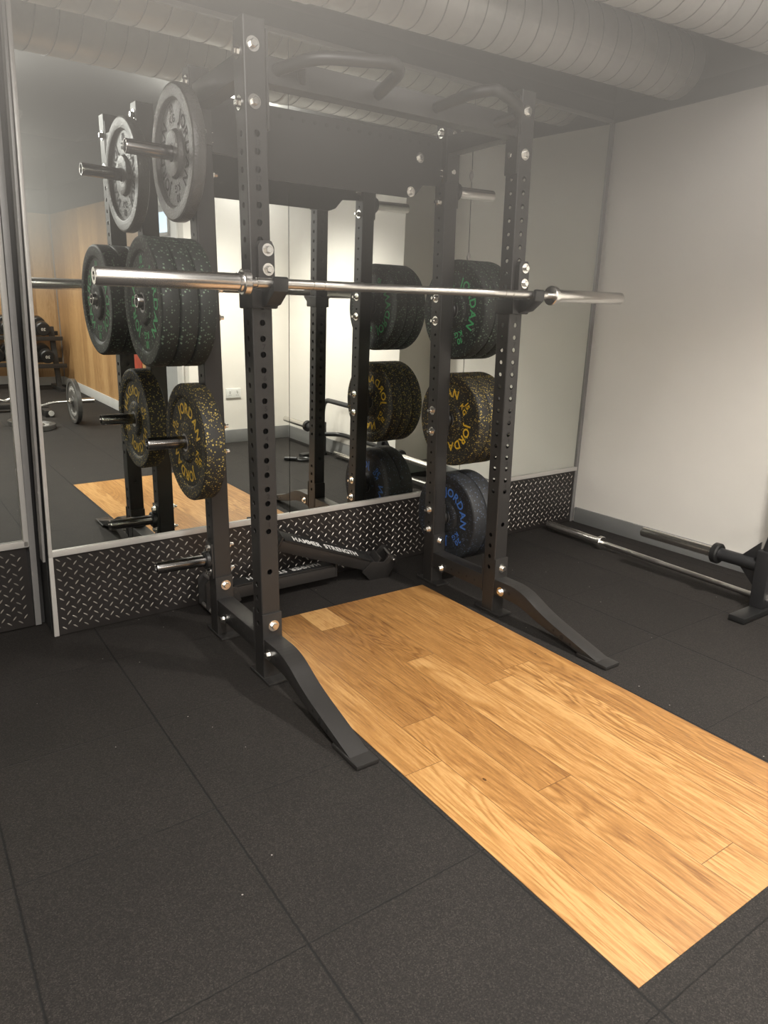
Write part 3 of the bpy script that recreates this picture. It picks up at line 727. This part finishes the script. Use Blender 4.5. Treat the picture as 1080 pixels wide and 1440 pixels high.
# ------------------------------------------------------------------ spotter arms resting against the tread plate
def spotter_arm(mx, label):
    # arm along local x from 0 to L, bracket end at L; liner on the top
    r = empty('spotter_arm', (0, 0, 0), label, 'spotter arm', 'spotter arms on the floor by the mirror'); r.matrix_world = mx
    L = .56
    MB().box(0, L, -.042, .042, -.030, .025, .004).build('arm_tube', 'powder_black', r)
    ln = MB().box(.01, L-.03, -.0415, .0415, .0252, .034, .002).build('liner', 'black_plastic', r)
    mb = MB(); line_text(mb, 'HAMMER STRENGTH', .036, Matrix.Translation((L*.455, -.006, .0347)), .05, .76); mb.build('lettering', 'letter_white', ln)
    MB().box(-.010, -.0005, -.042, .042, -.030, .044, .003).build('end_lip', 'powder_black', r)
    cheek = [(L-.06, -.038), (L+.015, -.075), (L+.085, -.075), (L+.105, -.045), (L+.105, .070), (L+.080, .095), (L+.045, .095), (L+.03, .045), (L-.04, .030)]
    for s in (-1, 1):
        y0, y1 = sorted((s*.0430, s*.0510))
        mb = MB(); mb.prism(cheek, 1, y0, y1, .002); mb.build('bracket_cheek', 'powder_black', r)
    MB().box(L+.0005, L+.012, -.042, .042, -.070, .060, .002).build('bracket_web', 'powder_black', r)
    mb = MB(); mb.cyl((L+.088, -.065, -.055), (L+.088, .065, -.055), .009, n=16, ch=.002); mb.build('locating_pin', 'chrome_satin', r)
    mb = MB(); mb.cyl((L+.070, -.065, .078), (L+.070, .065, .078), .007, n=16, ch=.002); mb.build('hook_pin', 'chrome_satin', r)
    return r
TA = Matrix.Translation((-.203, -.150, .2865)) @ Matrix.Rotation(math.radians(21.5), 4, 'Y') @ Matrix.Rotation(math.radians(18), 4, 'X')
spotter_arm(TA, 'black spotter arm leaning with its raised end left, white lettering the right way up')
TB = Matrix.Translation((.105, -.115, .080)) @ Matrix.Rotation(PI, 4, 'Z')
spotter_arm(TB, 'black spotter arm lying flat on the floor with its white lettering upside down')

# ------------------------------------------------------------------ open trap bar standing by the right wall
tb = empty('trap_bar', (1.585, -1.50, 0), 'black open trap bar with steel sleeves standing on the floor beside the right wall', 'trap bar')
zs = .222
def tpost(y, s):
    mb = MB(); mb.box(-.032, .032, y-.032, y+.032, .030, .30, .006); mb.build('post', 'black_tube', tb)
    mb = MB(); mb.box(-.20, .045, y-.045, y+.03, .0008, .030, .006); mb.build('foot', 'black_plastic', tb)
    mb = MB(); mb.cyl((0, y+s*.033, zs), (0, y+s*.215, zs), .030, n=28); mb.build('sleeve_mount', 'black_tube', tb)
    mb = MB(); mb.cyl((0, y+s*.215, zs), (0, y+s*.25, zs), .050, n=32, ch=.006); mb.build('collar', 'black_plastic', tb)
    mb = MB(); mb.cyl((0, y+s*.25, zs), (0, y+s*.65, zs), .0252, n=28, ch=.003); mb.build('sleeve', 'chrome', tb)
    for dz in (1, -1):
        mb = MB(); mb.prism([(y+s*.033, zs+dz*.030), (y+s*.033, zs+dz*.11), (y+s*.11, zs+dz*.030)], 0, -.006, .006, .001); mb.build('gusset', 'black_tube', tb)
tpost(.02, 1); tpost(-.88, -1)
mb = MB(); mb.tube(bend([(0, .02, .30), (0, -.02, .50), (0, -.84, .50), (0, -.88, .30)], .08, 6), .021, 16); mb.build('top_handle', 'black_tube', tb)
mb = MB(); mb.tube(bend([(0, -.04, .20), (.12, -.12, .20), (.12, -.74, .20), (0, -.82, .20)], .06, 6), .019, 14); mb.build('rear_grip', 'black_tube', tb)
# strap handle lying on the floor beyond the platform, seen in the mirror
sh = empty('strap_loop', (1.29, -2.27, 0), 'small black exercise strap with a loop lying on the dark floor, seen in the mirror', 'exercise strap', None, (0, 0, .5))
mb = MB(); mb.tube([(.055*math.cos(2*PI*k/20)+.05, .04*math.sin(2*PI*k/20), .017) for k in range(20)], .012, 8, closed=True); mb.build('loop', 'black_plastic', sh)
mb = MB(); mb.cyl((-.12, -.012, .020), (-.012, 0, .020), .017, n=18, ch=.004); mb.build('grip', 'black_tube', sh)

# ------------------------------------------------------------------ gear at the far end, seen in the mirror
def iron_plate(name, loc, rot, R, t, label, group=None):
    r = empty(name, loc, label, 'weight plate', group, rot)
    prof = [(0, .026), (0, .052), (.006, .058), (.010, R*.36), (.010, R*.80), (0, R*.86), (0, R-.004), (.004, R), (t-.004, R), (t, R-.004), (t, R*.86), (t-.010, R*.80), (t-.010, R*.36), (t-.004, .058), (t, .052), (t, .026)]
    mb = MB(); mb.lathe([(a-t/2, b) for a, b in prof], (0, 0, 0), (1, 0, 0), 44, closed=True); mb.build('disc', 'plate_grey', r)
    for s in (-1, 1):
        F = Matrix(((0, 0, s, s*(t/2-.0085)), (s, 0, 0, 0), (0, 1, 0, 0), (0, 0, 0, 1)))
        mb = MB(); arc_text(mb, 'JORDAN', .034, R*.6, 90, F, .14); arc_text(mb, 'JORDAN', .034, R*.6, -90, F, .14); mb.build('lettering', 'letter_white', r)
    return r
ez = empty('curl_bar', (-.39, -4.75, .2255), 'chrome zigzag curl bar carried by its round plates on the floor, seen in the mirror', 'curl bar')
zz = [(-.44, 0, 0), (-.30, 0, 0), (-.20, 0, .045), (-.09, 0, -.01), (0, 0, .03), (.09, 0, -.01), (.20, 0, -.03), (.32, 0, 0), (.47, 0, 0)]
mb = MB(); mb.tube(bend(zz, .04), .0135, 14); mb.build('shaft', 'chrome', ez)
for s in (-1, 1):
    mb = MB(); mb.cyl((s*.47 if s > 0 else -.44, 0, 0), (s*.70, 0, 0), .0252, n=24, ch=.003); mb.build('sleeve', 'chrome', ez)
    mb = MB(); mb.cyl((s*.455, 0, 0), (s*.472, 0, 0), .036, n=24, ch=.003); mb.build('collar', 'chrome', ez)
iron_plate('weight_plate', (.115, -4.75, .2255), (0, 0, 0), .225, .045, 'grey plate standing on the right end of the curl bar, seen in the mirror', 'plates on the curl bar')
iron_plate('weight_plate', (-.895, -4.75, .2255), (0, 0, 0), .225, .045, 'grey plate on the left end of the curl bar', 'plates on the curl bar')
iron_plate('weight_plate', (-.30, -4.62, .0235), (0, PI/2, 0), .19, .045, 'grey plate lying flat on the floor in front of the curl bar')
# flat bench behind the curl bar
be = empty('weight_bench', (-.42, -5.45, 0), 'black low bench behind the curl bar, seen at the left of the mirror', 'bench')
MB().box(-.55, .42, -.06, .06, .03, .085, .01).build('frame_rail', 'powder_black', be)
MB().box(-.60, -.52, -.25, .25, .0008, .07, .01).build('foot', 'powder_black', be)
MB().box(.34, .42, -.25, .25, .0008, .07, .01).build('foot', 'powder_black', be)
for s in (-1, 1):
    mb = MB(); mb.cyl((.40, s*.252, .04), (.40, s*.262, .04), .028, n=20); mb.build('end_cap', 'socket_white', be)
# dumbbell rack with dumbbells in front of the far wood wall
rk = empty('dumbbell_rack', (.22, -7.25, 0), 'black sloping dumbbell rack against the wood panelled wall, seen in the mirror', 'dumbbell rack')
for x in (-.66, .32):
    mb = MB(); mb.prism([(-.03, .0008), (.03, .0008), (-.16, .80), (-.23, .80)], 0, x-.03, x+.03, .004); mb.build('upright', 'powder_black', rk)
    MB().box(x-.035, x+.035, -.33, .22, .0008, .045, .004).build('foot', 'powder_black', rk)
for z, y in ((.70, -.18), (.36, -.08)):
    MB().box(-.72, .42, y-.13, y-.09, z-.02, z+.036, .004).build('shelf_rail', 'powder_black', rk)
    MB().box(-.72, .42, y+.12, y+.16, z-.07, z-.018, .004).build('shelf_rail', 'powder_black', rk)
names = ['leftmost', 'second', 'third', 'fourth', 'rightmost']
src = None
for ti, (z, y) in enumerate(((.81, -.18), (.47, -.08))):
    for k in range(5):
        lab = '%s black round dumbbell from the left on the %s tier of the far rack' % (names[k], ('upper', 'lower')[ti]) if k not in (0, 4) else '%s black round dumbbell on the %s tier of the far rack' % (names[k], ('upper', 'lower')[ti])
        loc = (.22-.53+.18*k, -7.25+y, z)
        if src is None:
            src = empty('dumbbell', loc, lab, 'dumbbell', 'dumbbells on the far rack', (-.2, 0, 0))
            mb = MB(); mb.cyl((0, -.08, 0), (0, .08, 0), .017, n=16); mb.build('handle', 'chrome_satin', src)
            for s in (-1, 1):
                mb = MB(); mb.cyl((0, s*.07, 0), (0, s*.18, 0), .088, n=36, ch=.012); h = mb.build('head', 'black_plastic', src)
                Fm = Matrix(((s*-1, 0, 0, 0), (0, 0, s, s*.1806), (0, 1, 0, 0), (0, 0, 0, 1)))
                mb = MB(); line_text(mb, '20', .035, Fm, .1); mb.build('lettering', 'letter_white', h)
        else: dup(src, loc, lab, 'dumbbells on the far rack', (-.2, 0, 0))
# cable machine far left
cm = empty('cable_machine', (-1.28, -6.6, 0), 'black cable machine with chrome guide rods at the left photo edge, seen in the mirror', 'cable machine')
for x in (-.30, .30): MB().box(x-.04, x+.04, -.04, .04, .0008, 1.0, .006).build('column', 'powder_black', cm)
MB().box(-.36, .36, -.07, .07, .95, 1.10, .01).build('top_shroud', 'aluminium_grey', cm)
MB().box(-.36, .36, -.25, .25, .0008, .06, .006).build('base', 'powder_black', cm)
MB().box(-.26, .26, -.03, .03, .68, .94, .004).build('shroud', 'powder_black_dark', cm)
for x in (-.10, .10):
    mb = MB(); mb.cyl((x, .05, .06), (x, .05, .95), .013, n=14); mb.build('guide_rod', 'chrome', cm)
for k in range(8): MB().box(-.16, .16, -.05, .07, .075+.05*k, .12+.05*k, .003).build('weight_block', 'black_plastic', cm)
